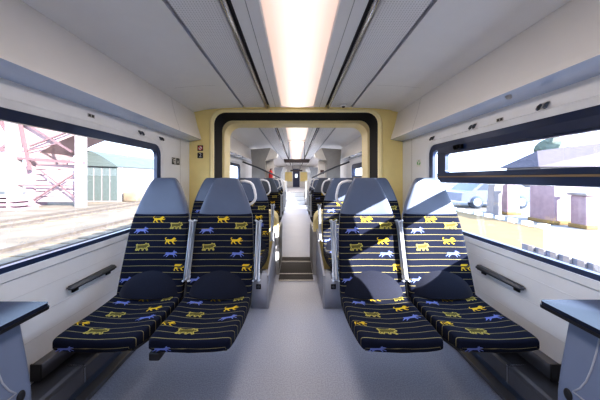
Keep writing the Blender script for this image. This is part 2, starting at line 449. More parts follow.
# ---------------------------------------------------------------- gangway portal
portal = struct(empty('door_1', (0, YP, 0)))
def keyhole(wi, top, rtop, lw, sh, rs=0.14):
    """half outline then mirrored: lower slot half width lw, shoulder height sh, upper half width wi"""
    pts = []
    half = [(lw, 0.0), (lw, sh-rs)]
    for k in range(1, 7):
        a = math.radians(180-90*k/6); half.append((lw+rs+rs*math.cos(a), sh-rs+rs*math.sin(a)))
    half.append((wi-0.05, sh)); half.append((wi, sh+0.05))
    half.append((wi, top-rtop))
    for k in range(1, 7):
        a = math.radians(90*k/6); half.append((wi-rtop+rtop*math.cos(a), top-rtop+rtop*math.sin(a)))
    return half + [(-x, z) for x, z in reversed(half)]
KA = keyhole(1.082, 2.125, 0.15, 0.265, 0.775)
KL = keyhole(1.135, 2.165, 0.18, 0.225, 0.815)
KB = keyhole(1.085, 2.105, 0.15, 0.270, 0.77)
KC = keyhole(1.055, 2.065, 0.17, 0.275, 0.76)
PL = lambda p, y: (p[0], y-YP, p[1])
pb = MB()
outer = [(-1.399, 0.001), (-0.225, 0.001)] 
ext = [(-1.399, 0.0), (-1.399, 2.23), (1.399, 2.23), (1.399, 0.0)]
poly = ext + [p for p in KL]      # open-bottom plate: outer frame then inner keyhole back
poly = [(1.399, 0.001)] + [(1.399, 2.23), (-1.399, 2.23), (-1.399, 0.001)] + [(x, max(z, 0.001)) for x, z in reversed(KL)]
tri = tessellate_polygon([[Vector((x, z, 0)) for x, z in poly]])
pb.add([PL(p, YP) for p in poly], list(tri), 0)
def openstrip(mb, A, ya, B, yb, mi, cond=None):
    n = len(A); vs = [PL(p, ya) for p in A] + [PL(p, yb) for p in B]
    mb.add(vs, [(i, i+1, n+i+1, n+i) for i in range(n-1)], mi, smooth=True)
openstrip(pb, KL, YP, [(a+(c-a)*0.35, z+(w-z)*0.35) for (a, z), (c, w) in zip(KL, KA)], YP-0.018, 1)
openstrip(pb, [(a+(c-a)*0.35, z+(w-z)*0.35) for (a, z), (c, w) in zip(KL, KA)], YP-0.018, KA, YP-0.004, 1)
openstrip(pb, KA, YP-0.004, KA, YP+0.03, 1)
pb.build('portal_plate', [M['yellow'], M['yellow_pale']], portal)
bl = MB()                                             # ribbed bellows
n = 6
prev = (KA, YP+0.03)
for i in range(1, 2*n+1):
    y = YP+0.03+(0.36/(2*n))*i
    t = i/(2*n); o = 0.012 if i % 2 else 0.0
    cur = [(a+(c-a)*t+(o if a > 0 else -o)*(1 if z > .8 else 0), w0+(w1-w0)*t+(o if w0 > 1.9 else 0)) for (a, w0), (c, w1) in zip(KA, KB) for z in (w0,)]
    openstrip(bl, prev[0], prev[1], cur, y, 0); prev = (cur, y)
bl.build('rubber_bellows', M['rubber'], portal)
inn = MB()
openstrip(inn, KB, YP+0.39, KC, YP+0.40, 0); openstrip(inn, KC, YP+0.40, KC, YP2, 0)
poly2 = [(1.399, 0.001), (1.399, 2.23), (-1.399, 2.23), (-1.399, 0.001)] + [(x, max(z, 0.001)) for x, z in reversed(KC)]
inn.add([PL(p, YP2) for p in poly2], list(tessellate_polygon([[Vector((x, z, 0)) for x, z in poly2]])), 0)
inn.build('inner_frame', M['yellow_pale'], portal)
kk = MB()                                             # grey kick panels lining the slot at foot height
for s in (-1, 1):
    kk.box(s*0.222, s*0.264, -0.024, 0.70, 0.002, 0.56)
kk.build('kick_panel', M['cabinet'], portal)
portal['label'] = 'yellow gangway portal with black rubber bellows'

# ramp plates in the gangway
def plate(y0, y1, x, label):
    p = MB(); p.rbox(-x, x, y0, y1, 0.0, 0.012, 0.003)
    o = p.build('threshold_plate', M['plate'], None)
    e = MB(); e.box(-x, x, y0-0.012, y0-0.001, 0.0, 0.013); e.build('edge_strip', M['edge'], o)
    for v in o.data.vertices: pass
    tag(o, label, 'floor plate', 'dark floor plates in the gangway')
plate(2.99, 3.17, 0.215, 'dark floor plate nearest the camera, before the yellow portal')
plate(3.20, 3.62, 0.218, 'widest dark ribbed floor plate in the middle of the gangway')
plate(3.67, 3.86, 0.218, 'dark floor plate farthest back in the gangway')

# ---------------------------------------------------------------- ceiling lights and rails
def ceiling_light(y0, y1, label):
    r = thing('ceiling_light', label, 'light', (CX, (y0+y1)/2, CH), 'ceiling light strips')
    oy = (y0+y1)/2
    def prof(a, bb, n, z): return [(a+(bb-a)*i/n, z(a+(bb-a)*i/n)) for i in range(n+1)]
    z = lambda x: -0.012+0.024*(x/0.212)**2
    d = MB(); sweep(d, prof(-0.212, 0.212, 16, z), y0-oy, y1-oy, 0, True); d.build('diffuser', M['light'], r)
    e = MB(); e.box(-0.214, 0.214, y1-oy-0.002, y1-oy, -0.012, 0.03); e.build('end_cap', M['ceil'], r)
ceiling_light(Y0+0.01, YP-0.03, 'long warm white light panel overhead, before the yellow portal')
for a, c, l in ((3.93, 6.0, 'warm white ceiling light panel just beyond the yellow portal'), (6.08, 9.0, 'warm white ceiling light panel above the grey cabinets'), (9.1, 12.0, 'warm white ceiling light panel deep in the far car above the steps')):
    ceiling_light(a, c, l)
for sx, s in ((-1, 'left'), (1, 'right')):
    for ya, yb, w in ((Y0+0.05, YP-0.02, 'before the portal'), (3.93, 9.0, 'in the car beyond the portal')):
        r = thing('ceiling_handrail', 'steel ceiling rail %s of the light, %s' % (s, w), 'rail', (CX+sx*0.40, ya, CH), 'ceiling rails')
        t = MB(); t.tube([(0, 0, -0.008), (0, yb-ya, -0.008)], 0.019, 12); t.build('tube', M['chrome'], r)
        y = 0.35
        while y < yb-ya-.1:
            t = MB(); t.box(-0.006, 0.006, y, y+0.03, 0.004, 0.030); t.build('bracket', M['dark'], r); y += 0.9

# ceiling camera dome
r = thing('dome_camera', 'small white dome camera with dark lens above the portal', 'camera', (0.60, 3.10, 2.185))
d = MB(); d.tube([(0,0,0.0), (0,0,-0.012), (0,0,-0.022)], [0.048, 0.046, 0.036], 20); d.build('housing', M['white'], r)
d = MB(); d.tube([(0,-0.012,-0.016), (0,-0.016,-0.028), (0,-0.018,-0.036)], [0.024, 0.02, 0.008], 14); d.build('lens', M['black'], r)

# ---------------------------------------------------------------- coat hooks, stickers, signs
def hook(sx, y, label):
    r = thing('coat_hook', label, 'coat hook', (sx*W, y, 1.672), 'coat hooks under the coves')
    d = MB(); d.rbox(-sx*0.005, -sx*0.0005, -0.030, 0.030, 0.000, 0.012, 0.002); d.build('back_plate', M['cabinet'], r)
    for q in (-0.022, 0.022):
        d = MB(); d.tube([(-sx*0.003, q*0.9, 0.006), (-sx*0.014, q*0.9, -0.004), (-sx*0.020, q*0.9, -0.018), (-sx*0.026, q*0.9, -0.022)], [0.008, 0.009, 0.010, 0.008], 8)
        d.build('peg', M['graphite'], r)
hook(-1, 2.19, 'double coat hook above left window, nearer the camera')
hook(-1, 2.52, 'double coat hook on left wall at the far end of window')
hook(1, 1.372, 'nearest double coat hook above right window')
hook(1, 1.92, 'middle double coat hook above right window')
hook(1, 2.49, 'farthest double coat hook on right wall by the window corner')
def sticker(sx, y, z, label, grp='small notices above the windows'):
    d = MB(); d.box(-sx*0.0015, 0, -0.028, 0.028, -0.012, 0.012)
    o = d.build('notice_sticker', [M['cabinet']], None, (sx*W, y, z))
    e = MB(); e.box(-sx*0.0022, -sx*0.0016, -0.022, -0.004, -0.008, 0.008); e.box(-sx*0.0022, -sx*0.0016, 0.004, 0.022, -0.008, 0.008); e.build('pictogram', M['signblack'], o)
    tag(o, label, 'sticker', grp)
sticker(-1, 1.667, 1.685, 'tiny grey notice sticker above left window')
sticker(1, 1.675, 1.66, 'tiny grey notice sticker above right window')
d = MB(); d.tube([(0,0,0), (-0.006,0,-0.0035)], [0.02, 0.017], 14)
o = d.build('cove_button', M['cabinet'], None, (1.282, 1.47, 1.752)); tag(o, 'small grey oval fitting under the right cove', 'fitting')

def text_mesh(mb, s, size, P, mi, depth=0.0):
    cu = bpy.data.curves.new('t', 'FONT'); cu.body = s; cu.size = size; cu.align_x = 'CENTER'; cu.align_y = 'CENTER'
    ob = bpy.data.objects.new('t', cu); col.objects.link(ob)
    dg = bpy.context.evaluated_depsgraph_get(); me = bpy.data.meshes.new_from_object(ob.evaluated_get(dg))
    mb.add([P(v.co.x, v.co.y) for v in me.vertices], [tuple(p.vertices) for p in me.polygons], mi)
    bpy.data.objects.remove(ob); bpy.data.curves.remove(cu); bpy.data.meshes.remove(me)
# portal signs: no-smoking and class 2
def disc(mb, P, r0, r1, mi, n=28, a0=0, a1=360):
    vs = []; fs = []
    for i in range(n+1):
        a = math.radians(a0+(a1-a0)*i/n)
        vs += [P(r0*math.cos(a), r0*math.sin(a)), P(r1*math.cos(a), r1*math.sin(a))]
    for i in range(n): fs.append((2*i, 2*i+1, 2*i+3, 2*i+2))
    mb.add(vs, fs, mi)
x, y_, z = -1.255, YP, 1.652
d = MB(); d.box(-0.036, 0.036, -0.002, -0.0005, -0.036, 0.036, 0)
o = d.build('no_smoking_sign', [M['signblack']], None, (x, y_, z)); tag(o, 'no smoking sign on yellow portal, above the number 2', 'sign')
e = MB(); P = lambda a, c: (a, -0.0024, c)
disc(e, P, 0.0, 0.026, 1)
P = lambda a, c: (a, -0.0029, c)
disc(e, P, 0.022, 0.030, 0)
e.add([P(-0.020, 0.014), P(-0.014, 0.020), P(0.020, -0.014), P(0.014, -0.020)], [(0, 1, 2, 3)], 0)
P = lambda a, c: (a, -0.0027, c)
e.add([P(-0.016, -0.003), P(0.012, -0.003), P(0.012, 0.003), P(-0.016, 0.003)], [(0, 1, 2, 3)], 2)
e.build('pictogram', [M['red'], M['white'], M['signblack']], o)
d = MB(); d.box(-0.036, 0.036, -0.002, -0.0005, -0.036, 0.036, 0)
o = d.build('class_sign', M['signblack'], None, (x, y_, 1.556)); tag(o, 'black sign with white 2 on yellow portal', 'sign')
e = MB(); text_mesh(e, '2', 0.075, lambda a, c: (a, -0.0026, c), 0); e.build('numeral', M['white'], o)
# left wall pictograms
for q, (yy, lab) in enumerate(((2.79, 'grey pictogram sign on left wall, nearer the window'), (2.89, 'grey pictogram sign on left wall, nearer the portal'))):
    d = MB(); d.box(0.0005, 0.002, -0.04, 0.04, -0.038, 0.038)
    o = d.build('pictogram_sign', M['signblack'], None, (-W, yy, 1.455)); tag(o, lab, 'sign', 'pictogram signs on the left wall')
    e = MB()
    P = lambda a, c: (0.0026, a, c)
    if q == 0:
        disc(e, P, 0.010, 0.018, 0)
        e.add([P(-.03, .02), P(-.012, .02), P(-.012, .03), P(-.03, .03)], [(0,1,2,3)], 0)
        e.add([P(.0, .014), P(.034, .014), P(.034, .026), P(.0, .026)], [(0,1,2,3)], 0)
        e.add([P(.012, -.034), P(.03, -.034), P(.03, .005), P(.012, .005)], [(0,1,2,3)], 0)
    else:
        e.add([P(-.012, -.022), P(.012, -.022), P(.012, .006), P(-.012, .006)], [(0,1,2,3)], 0)
        e.add([P(-.006, .010), P(.006, .010), P(.006, .022), P(-.006, .022)], [(0,1,2,3)], 0)
    e.build('symbol', M['cabinet_pale'], o)
# right wall green sticker
d = MB(); d.box(-0.0018, -0.0005, -0.05, 0.05, -0.042, 0.042)
o = d.build('exit_sticker', M['cabinet_pale'], None, (W, 2.78, 1.43)); tag(o, 'small white sticker with green symbol beside right window', 'sticker')
e = MB(); P = lambda a, c: (-0.0024, a, c)
e.add([P(-.042, -.006), P(-.008, -.030), P(-.002, -.012), P(-.030, .016)], [(0,1,2,3)])
e.add([P(.006, -.024), P(.040, -.010), P(.034, .022), P(.010, .010)], [(0,1,2,3)])
disc(e, lambda a, c: (-0.0024, a-0.006, c+0.024), 0, 0.011, 0)
e.build('symbol', M['green'], o)

# ---------------------------------------------------------------- seats
SE = 4.5                                              # superellipse exponent of the cross-section
def se(t, e=SE): return max(0.0, 1-abs(t)**e)**(1/e)
# rows for the backrest: z, front y, back y, half width  (local y: 0 = 1.60 m from camera for the front row)
BACK = [(0.400, 0.055, 0.10, 0.215), (0.43, 0.045, 0.125, 0.219), (0.48, 0.055, 0.135, 0.222), (0.56, 0.080, 0.150, 0.222), (0.66, 0.112, 0.175, 0.221),
        (0.76, 0.140, 0.20, 0.217), (0.86, 0.165, 0.225, 0.211), (0.94, 0.188, 0.25, 0.203), (0.985, 0.202, 0.262, 0.197), (1.0, 0.212, 0.258, 0.192)]
HEAD = [(0.986, 0.216, 0.262, 0.189), (0.992, 0.204, 0.268, 0.195), (1.06, 0.214, 0.285, 0.175), (1.13, 0.224, 0.295, 0.147), (1.19, 0.236, 0.302, 0.120),
        (1.228, 0.246, 0.303, 0.100), (1.250, 0.255, 0.300, 0.084), (1.260, 0.266, 0.290, 0.068), (1.262, 0.276, 0.280, 0.03)]
# rows for the cushion: y, top z, bottom z, half width
CUSH = [(0.115, 0.462, 0.40, 0.19), (0.105, 0.474, 0.385, 0.213), (0.04, 0.468, 0.375, 0.221), (-0.06, 0.459, 0.37, 0.221), (-0.18, 0.457, 0.37, 0.217), (-0.30, 0.463, 0.382, 0.211),
        (-0.365, 0.466, 0.396, 0.206), (-0.392, 0.464, 0.404, 0.202), (-0.404, 0.456, 0.408, 0.197), (-0.408, 0.440, 0.416, 0.188)]
WING, DISH = 0.018, 0.028
CE = 7.0
BR = lerp_rows(BACK, 40); CR = lerp_rows(CUSH, 40); HR = lerp_rows(HEAD, 36)
def interp(rows, key, t):
    """linear interpolation over rows by increasing key index 0 values list"""
    for i in range(len(key)-1):
        if key[i] <= t <= key[i+1]:
            f = (t-key[i])/max(1e-9, key[i+1]-key[i])
            return tuple(a+(c-a)*f for a, c in zip(rows[i], rows[i+1]))
    return rows[-1] if t > key[-1] else rows[0]
def back_front(u, r):
    z, yf, yb, w = r; t = max(-1, min(1, u/w)); mid = (yf+yb)/2; h = (yb-yf)/2
    return Vector((u, mid-h*se(t)-WING*t*t, z))
def cush_top(u, r):
    y, zt, zb, w = r; t = max(-1, min(1, u/w)); mid = (zt+zb)/2; h = (zt-zb)/2
    return Vector((u, y, mid+h*se(t, CE)+DISH*(t*t-0.45)*min(1, (y+0.50)/0.2)))
def loft_back(mb, rows, s_of, wing, nmat=0):
    N = 44; vs = []; uv = []
    for k, (z, yf, yb, w) in enumerate(rows):
        mid = (yf+yb)/2; h = (yb-yf)/2
        for i in range(N):
            a = 2*math.pi*i/N; c, s = math.cos(a), math.sin(a)
            u = w*math.copysign(abs(c)**(2/SE), c); q = h*math.copysign(abs(s)**(2/SE), s)
            vs.append((u, mid-q-wing*(u/w)**2, z)); uv.append((u, s_of[k]))
    R = len(rows)
    fs = [(k*N+i, k*N+(i+1) % N, (k+1)*N+(i+1) % N, (k+1)*N+i) for k in range(R-1) for i in range(N)]
    fs += [tuple(range(N)), tuple(range((R-1)*N, R*N))]
    mb.add(vs, fs, nmat, uv, True)
def loft_cush(mb, rows, s_of):
    N = 60; vs = []; uv = []
    for k, (y, zt, zb, w) in enumerate(rows):
        mid = (zt+zb)/2; h = (zt-zb)/2
        for i in range(N):
            a = 2*math.pi*i/N; c, s = math.cos(a), math.sin(a)
            u = w*math.copysign(abs(c)**(2/CE), c); q = h*math.copysign(abs(s)**(2/CE), s)
            dd = DISH*((u/w)**2-0.45)*min(1, (y+0.50)/0.2)
            vs.append((u, y, mid+q+dd)); uv.append((u, s_of[k] + (0.03 if s < -0.3 else 0)))
    R = len(rows)
    fs = [(k*N+i, k*N+(i+1) % N, (k+1)*N+(i+1) % N, (k+1)*N+i) for k in range(R-1) for i in range(N)]
    fs += [tuple(range(N)), tuple(range((R-1)*N, R*N))]
    mb.add(vs, fs, 0, uv, True)
# arc lengths: backrest measured down from its top, cushion from back to front
sb = [0]*len(BR)
for i in range(len(BR)-2, -1, -1): sb[i] = sb[i+1]+math.hypot(BR[i][0]-BR[i+1][0], BR[i][1]-BR[i+1][1])
sc = [0]*len(CR)
for i in range(1, len(CR)): sc[i] = sc[i-1]+math.hypot(CR[i][0]-CR[i-1][0], CR[i][1]-CR[i-1][1])
BRr = BR[::-1]; sbr = sb[::-1]
def S_back(u, s): 
    r = interp(BRr, sbr, s); p = back_front(u, r); p.y -= 0.0016; return p
def S_cush(u, s):
    r = interp(CR, sc, s); p = cush_top(u, r); p.z += 0.0016; p.y -= 0.0012 if s > 0.5 else 0; return p

# heraldic animals as flat woven patches (unit box: x 0..1, y 0..0.6)
LION = [(0.00,0.40),(0.03,0.50),(0.10,0.53),(0.14,0.49),(0.08,0.47),(0.06,0.41),(0.12,0.36),(0.22,0.38),(0.45,0.36),(0.60,0.40),(0.66,0.48),(0.76,0.53),(0.84,0.50),(0.93,0.42),(0.90,0.37),(0.82,0.36),(0.80,0.30),
        (0.92,0.29),(1.0,0.34),(1.02,0.29),(0.94,0.22),(0.76,0.22),(0.72,0.14),(0.82,0.05),(0.90,0.04),(0.90,0.0),(0.76,0.0),(0.64,0.12),(0.60,0.20),(0.40,0.21),(0.35,0.14),(0.44,0.05),(0.50,0.03),(0.50,0.0),(0.38,0.0),(0.27,0.12),(0.22,0.18),(0.14,0.10),(0.12,0.04),(0.18,0.03),(0.18,0.0),(0.05,0.0),(0.06,0.12),(0.11,0.22),(0.09,0.29)]
STAG = [(0.02,0.34),(0.10,0.37),(0.30,0.36),(0.55,0.36),(0.66,0.41),(0.64,0.52),(0.69,0.46),(0.73,0.55),(0.77,0.45),(0.86,0.44),(0.97,0.38),(0.94,0.34),(0.83,0.34),(0.76,0.28),
        (0.88,0.22),(1.0,0.12),(0.96,0.09),(0.84,0.17),(0.72,0.20),(0.80,0.04),(0.76,0.0),(0.64,0.18),(0.38,0.20),(0.26,0.12),(0.14,0.0),(0.09,0.02),(0.18,0.15),(0.12,0.19),(0.02,0.11),(-0.08,0.05),(-0.10,0.09),(0.02,0.20),(0.05,0.27)]
BULL = [(0.0,0.42),(0.06,0.47),(0.10,0.42),(0.40,0.42),(0.64,0.44),(0.72,0.54),(0.80,0.47),(0.92,0.50),(0.93,0.42),(1.0,0.34),(0.94,0.28),(0.86,0.29),(0.82,0.20),(0.92,0.03),(0.84,0.0),(0.72,0.17),(0.62,0.15),(0.56,0.0),(0.48,0.02),(0.50,0.15),(0.30,0.15),(0.24,0.0),(0.16,0.02),(0.18,0.14),(0.08,0.0),(0.0,0.03),(0.08,0.20),(0.06,0.36)]
def emblem(mb, S, shape, cu, cs, size, mi, vdir, outline=False, clip=None):
    size *= 0.92
    pts = [(cu+(x-0.5)*size, cs+vdir*(y-0.3)*size) for x, y in shape]
    if clip is not None: pts = [(max(-clip, min(clip, u)), s) for u, s in pts]
    if not outline:
        tri = tessellate_polygon([[Vector((u, s, 0)) for u, s in pts]])
        mb.add([S(u, s) for u, s in pts], list(tri), mi)
    else:
        n = len(pts); w = size*0.034
        for i in range(n):
            a = Vector(pts[i]); c = Vector(pts[(i+1) % n]); d = c-a
            if d.length < 1e-5: continue
            q = Vector((-d.y, d.x)).normalized()*w; e = d.normalized()*w*0.5
            p4 = [a-e-q, c+e-q, c+e+q, a-e+q]
            nv = (S(a.x, a.y+0.002)-S(a.x, a.y)).cross(Vector((1, 0, 0))).normalized()*0.0007
            if nv.y > 0.0002: nv = -nv
            if S is S_cush: nv = Vector((0, -0.0003, 0.0007))
            mb.add([S(p.x, p.y)+nv for p in p4], [(0, 1, 2, 3)], mi)
        tri = tessellate_polygon([[Vector((u, s, 0)) for u, s in pts]])
        mb.add([S(u, s)+(S(u, s+0.001)-S(u, s)).cross(Vector((1, 0, 0))).normalized()*0.0 for u, s in pts], list(tri), mi+2)

def backrest_mesh():
    mb = MB(); loft_back(mb, BR, sb, WING)
    A = (LION, 0.088); 
    for shp, u, s, sz, mi, ol in ((LION, -0.008, 0.045, .096, 1, 0), (BULL, 0.128, 0.088, .096, 2, 1), (STAG, -0.115, 0.122, .100, 3, 0),
                                  (LION, 0.100, 0.196, .096, 1, 0), (BULL, -0.095, 0.238, .098, 2, 1), (STAG, 0.115, 0.285, .098, 3, 0),
                                  (LION, 0.185, 0.375, .088, 1, 0), (STAG, -0.165, 0.455, .085, 3, 0)):
        emblem(mb, S_back, shp, u, s, sz, mi, -1, ol, 0.215)
    return mb
def cushion_mesh():
    mb = MB(); loft_cush(mb, CR, sc)
    for shp, u, s, sz, mi, ol in ((LION, 0.0, 0.100, .090, 1, 0), (BULL, 0.15, 0.118, .07, 2, 1), (STAG, -0.115, 0.150, .100, 3, 0), (LION, 0.125, 0.215, .098, 1, 0),
                                  (BULL, -0.07, 0.270, .100, 2, 1), (STAG, 0.140, 0.315, .105, 3, 0), (LION, -0.175, 0.385, .085, 1, 0), (BULL, -0.045, 0.440, .112, 2, 1)):
        emblem(mb, S_cush, shp, u, s, sz, mi, -1, ol, 0.205)
    # the blue animal on the front lip
    pts = [(-0.125+(x-0.5)*0.085, 0.428+(y-0.3)*0.055) for x, y in STAG]
    def lip(u, z):
        best = None
        for r in CR:
            p = cush_top(u, r)
            if r[0] < -0.37:
                if best is None or abs(p.z-z) < abs(best.z-z): best = p
        return Vector((u, best.y-0.004, z))
    tri = tessellate_polygon([[Vector((u, s, 0)) for u, s in pts]])
    mb.add([lip(u, z) for u, z in pts], list(tri), 3)
    return mb
def lumbar_mesh():
    mb = MB(); nr, na = 7, 22; vs = []; fs = []
    for i in range(nr+1):
        r = i/nr
        for j in range(na+1):
            a = math.pi*j/na
            u = 0.203*r*math.cos(a); h = 0.152*r*math.sin(a)
            z = 0.468+h
            row = interp(BR, [q[0] for q in BR], z)
            p = back_front(u, row)
            bul = 0.060*(1-r*r)**0.8
            p.y -= bul+0.0015 if r < 1 else -0.004
            vs.append(p)
    for i in range(nr):
        for j in range(na):
            fs.append((i*(na+1)+j, i*(na+1)+j+1, (i+1)*(na+1)+j+1, (i+1)*(na+1)+j))
    mb.add(vs, fs, 0, None, True)
    return mb
def handle_mesh(s):
    mb = MB()
    # rounded D loop on the shoulder of the aisle side
    pts = [(s*0.094, 0.285, 1.234), (s*0.130, 0.285, 1.237), (s*0.170, 0.285, 1.226), (s*0.190, 0.285, 1.208), (s*0.204, 0.285, 1.170), (s*0.212, 0.285, 1.130), (s*0.213, 0.285, 1.105), (s*0.204, 0.285, 1.084), (s*0.184, 0.285, 1.064), (s*0.160, 0.283, 1.052)]
    mb.tube(pts, 0.0105, 10)
    return mb
def armrest_mesh():
    mb = MB()
    p0, p1 = Vector((0, 0.075, 0.56)), Vector((0, 0.178, 0.945))
    d = (p1-p0).normalized(); nrm = Vector((0, -d.z, d.y))
    bm = bmesh.new(); bmesh.ops.create_cube(bm, size=1)
    for v in bm.verts:
        v.co = p0+(p1-p0)*(v.co.z+0.5)+nrm*(v.co.y*0.048)+Vector((v.co.x*0.030, 0, 0))
    bmesh.ops.bevel(bm, geom=bm.edges[:], offset=0.009, segments=3, affect='EDGES'); mb.bm(bm, 0, True)
    mb.tube([(-0.018, 0.10, 0.575), (0.018, 0.10, 0.575)], 0.024, 12)
    return mb
def shell_mesh():
    mb = MB(); rows = [(z, yb-0.028, yb+0.014, w*0.985) for z, yf, yb, w in BR[3:]] + [(z, yb-0.025, yb+0.010, w*0.95) for z, yf, yb, w in HR[4:22]]
    loft_back(mb, rows, [0]*len(rows), WING*0.6); return mb
ME_back = backrest_mesh(); ME_cush = cushion_mesh()
def make_seat(side, place):
    """side -1 left / +1 right of the aisle; place 'aisle' or 'window'"""
    x = side*(0.525 if place == 'aisle' else 0.997)
    r = empty('passenger_seat', (x, 1.60, 0))
    loft_parts = [('backrest', backrest_mesh(), [M['fab_back'], M['gold'], M['olive'], M['lilac'], M['olive_dark']]), ('seat_cushion', cushion_mesh(), [M['fab_seat'], M['gold'], M['olive'], M['lilac'], M['olive_dark']])]
    for nm, mb, ms in loft_parts: mb.build(nm, ms, r)
    h = MB(); loft_back(h, HR, [0]*len(HR), WING*0.8); h.build('headrest', M['leather'], r)
    lumbar_mesh().build('lumbar_pad', M['velvet'], r)
    shell_mesh().build('back_shell', M['shell'], r)
    f = MB()                                          # seat pan and cantilever frame below
    f.prism([(-0.35, 0.375), (-0.20, 0.34), (0.05, 0.33), (0.16, 0.40), (0.16, 0.45), (0.10, 0.40), (-0.35, 0.40)], 'x', -0.17, 0.17)
    f.build('seat_pan', M['black'], r)
    g = MB()
    if place == 'window':
        g.rbox(-0.222, 0.222, -0.13, -0.03, 0.285, 0.345, 0.008)
        g.beam((side*0.215, -0.08, 0.31), (side*0.36, -0.08, 0.245), 0.08, 0.07)
        g.beam((side*0.02, -0.08, 0.295), (side*0.33, -0.08, 0.225), 0.03, 0.03)
        g.beam((side*0.10, -0.24, 0.33), (side*0.33, -0.10, 0.25), 0.03, 0.03)
    else:
        g.rbox(-side*0.16, side*0.2499, -0.13, -0.03, 0.285, 0.345, 0.008)
    g.build('support_beam', M['graphite'], r)
    if place == 'aisle':
        for s in (-1, 1):
            armrest_mesh().build('armrest', M['silver'], r).location = (s*(0.220 if s == side else 0.254), 0, 0)
        handle_mesh(-side).build('grab_handle', M['handle'], r)
        if side < 0:
            l = MB(); l.rbox(-0.198, -0.145, -0.405, -0.34, 0.362, 0.402, 0.006); l.build('release_lever', M['black'], r)
    return r
SEATS = {(s, p): make_seat(s, p) for s in (-1, 1) for p in ('aisle', 'window')}
rows = [(1.60, 'front row'), (2.66, 'second row'), (4.36, 'row 1'), (5.14, 'row 2'), (5.92, 'row 3')]
where = ['in the front row', 'directly behind the front row, before the portal', 'in the first row beyond the yellow portal', 'in the second row beyond the yellow portal', 'in the third row beyond the yellow portal']
feat = {'aisle': 'with white grab handle', 'window': 'beside the window'}
for i, (y, nm) in enumerate(rows):
    for (s, p), o in list(SEATS.items()):
        c = o if i == 0 else copy_tree(o)
        c.location = (o.location.x, y, 0)
        sd = 'left' if s < 0 else 'right'
        if i == 0: lab = 'striped navy seat in front row, %s of the aisle, %s' % (sd, feat[p])
        elif i == 1: lab = 'striped seat on %s side %s, behind the front row seats' % (sd, 'next to the aisle' if p == 'aisle' else 'next to the wall')
        else: lab = '%s %s seat with grey headrest %s' % (sd, p, where[i])
        tag(c, lab, 'seat', 'striped passenger seats')

# pedestals under the rows behind (grey, with a black socket)
for sx, sd in ((-1, 'left'), (1, 'right')):
    r = thing('seat_pedestal', 'grey pedestal with black socket under second row seats, %s of aisle' % sd, 'pedestal', (sx*0.36, 2.35, 0), 'grey seat pedestals at the aisle')
    p = MB()
    o = sx*0.36
    f = lambda x: sx*x-o
    bm = bmesh.new(); bmesh.ops.create_cube(bm, size=1)
    poly = [(f(0.268), 0), (f(0.435), 0), (f(0.420), 0.325), (f(0.276), 0.325)]
    bm.free(); bm = bmesh.new()
    bv = [bm.verts.new(v) for v in [(x, 0.0, z) for x, z in poly] + [(x, 0.16, z) for x, z in poly]]
    for fc in ((0,1,2,3), (4,5,6,7), (0,1,5,4), (1,2,6,5), (2,3,7,6), (3,0,4,7)): bm.faces.new([bv[i] for i in fc])
    bmesh.ops.recalc_face_normals(bm, faces=bm.faces[:]); bmesh.ops.bevel(bm, geom=bm.edges[:], offset=0.008, segments=2, affect='EDGES'); p.bm(bm, 0, True)
    p.build('body', M['podium'], r)
    p = MB(); p.prism([(0.004, 0.0), (0.004, 0.318), (0.45, 0.45), (0.82, 0.60), (0.82, 0.0)], 'x', f(0.262), f(0.282)); p.build('side_cheek', M['podium'], r)
    q = MB(); q.rbox(-0.024, 0.024, -0.006, 0.004, 0.19, 0.238, 0.003); sk = q.build('socket', M['black'], r)
    q = MB(); q.tube([(0, -0.0065, 0.214), (0, -0.008, 0.214)], 0.014, 16); q.build('socket_insert', M['graphite'], sk)

# wall armrests beside the window seats
for sx, sd in ((-1, 'left'), (1, 'right')):
    r = thing('elbow_rail', 'dark grey elbow rail fixed to %s wall below the window' % sd, 'rail', (sx*W, 1.66, 0.58), 'wall elbow rails')
    p = MB(); bm = bmesh.new(); bmesh.ops.create_cube(bm, size=1)
    for v in bm.verts:
        yy = v.co.y; hh = 0.024 if yy < 0 else 0.034
        v.co = Vector((-sx*(0.026+v.co.x*sx*-0.05*(1 if True else 0)), yy*0.37, 0.012+v.co.z*hh - (0.004 if yy < 0 else 0)))
    bmesh.ops.bevel(bm, geom=bm.edges[:], offset=0.011, segments=3, affect='EDGES'); p.bm(bm, 0, True)
    p.build('bar', M['graphite'], r)
    for q in (-0.12, 0.15):
        m = MB(); m.rbox(-sx*0.012, -sx*0.0005, q-0.02, q+0.02, -0.035, 0.0, 0.003); m.build('bracket', M['black'], r)

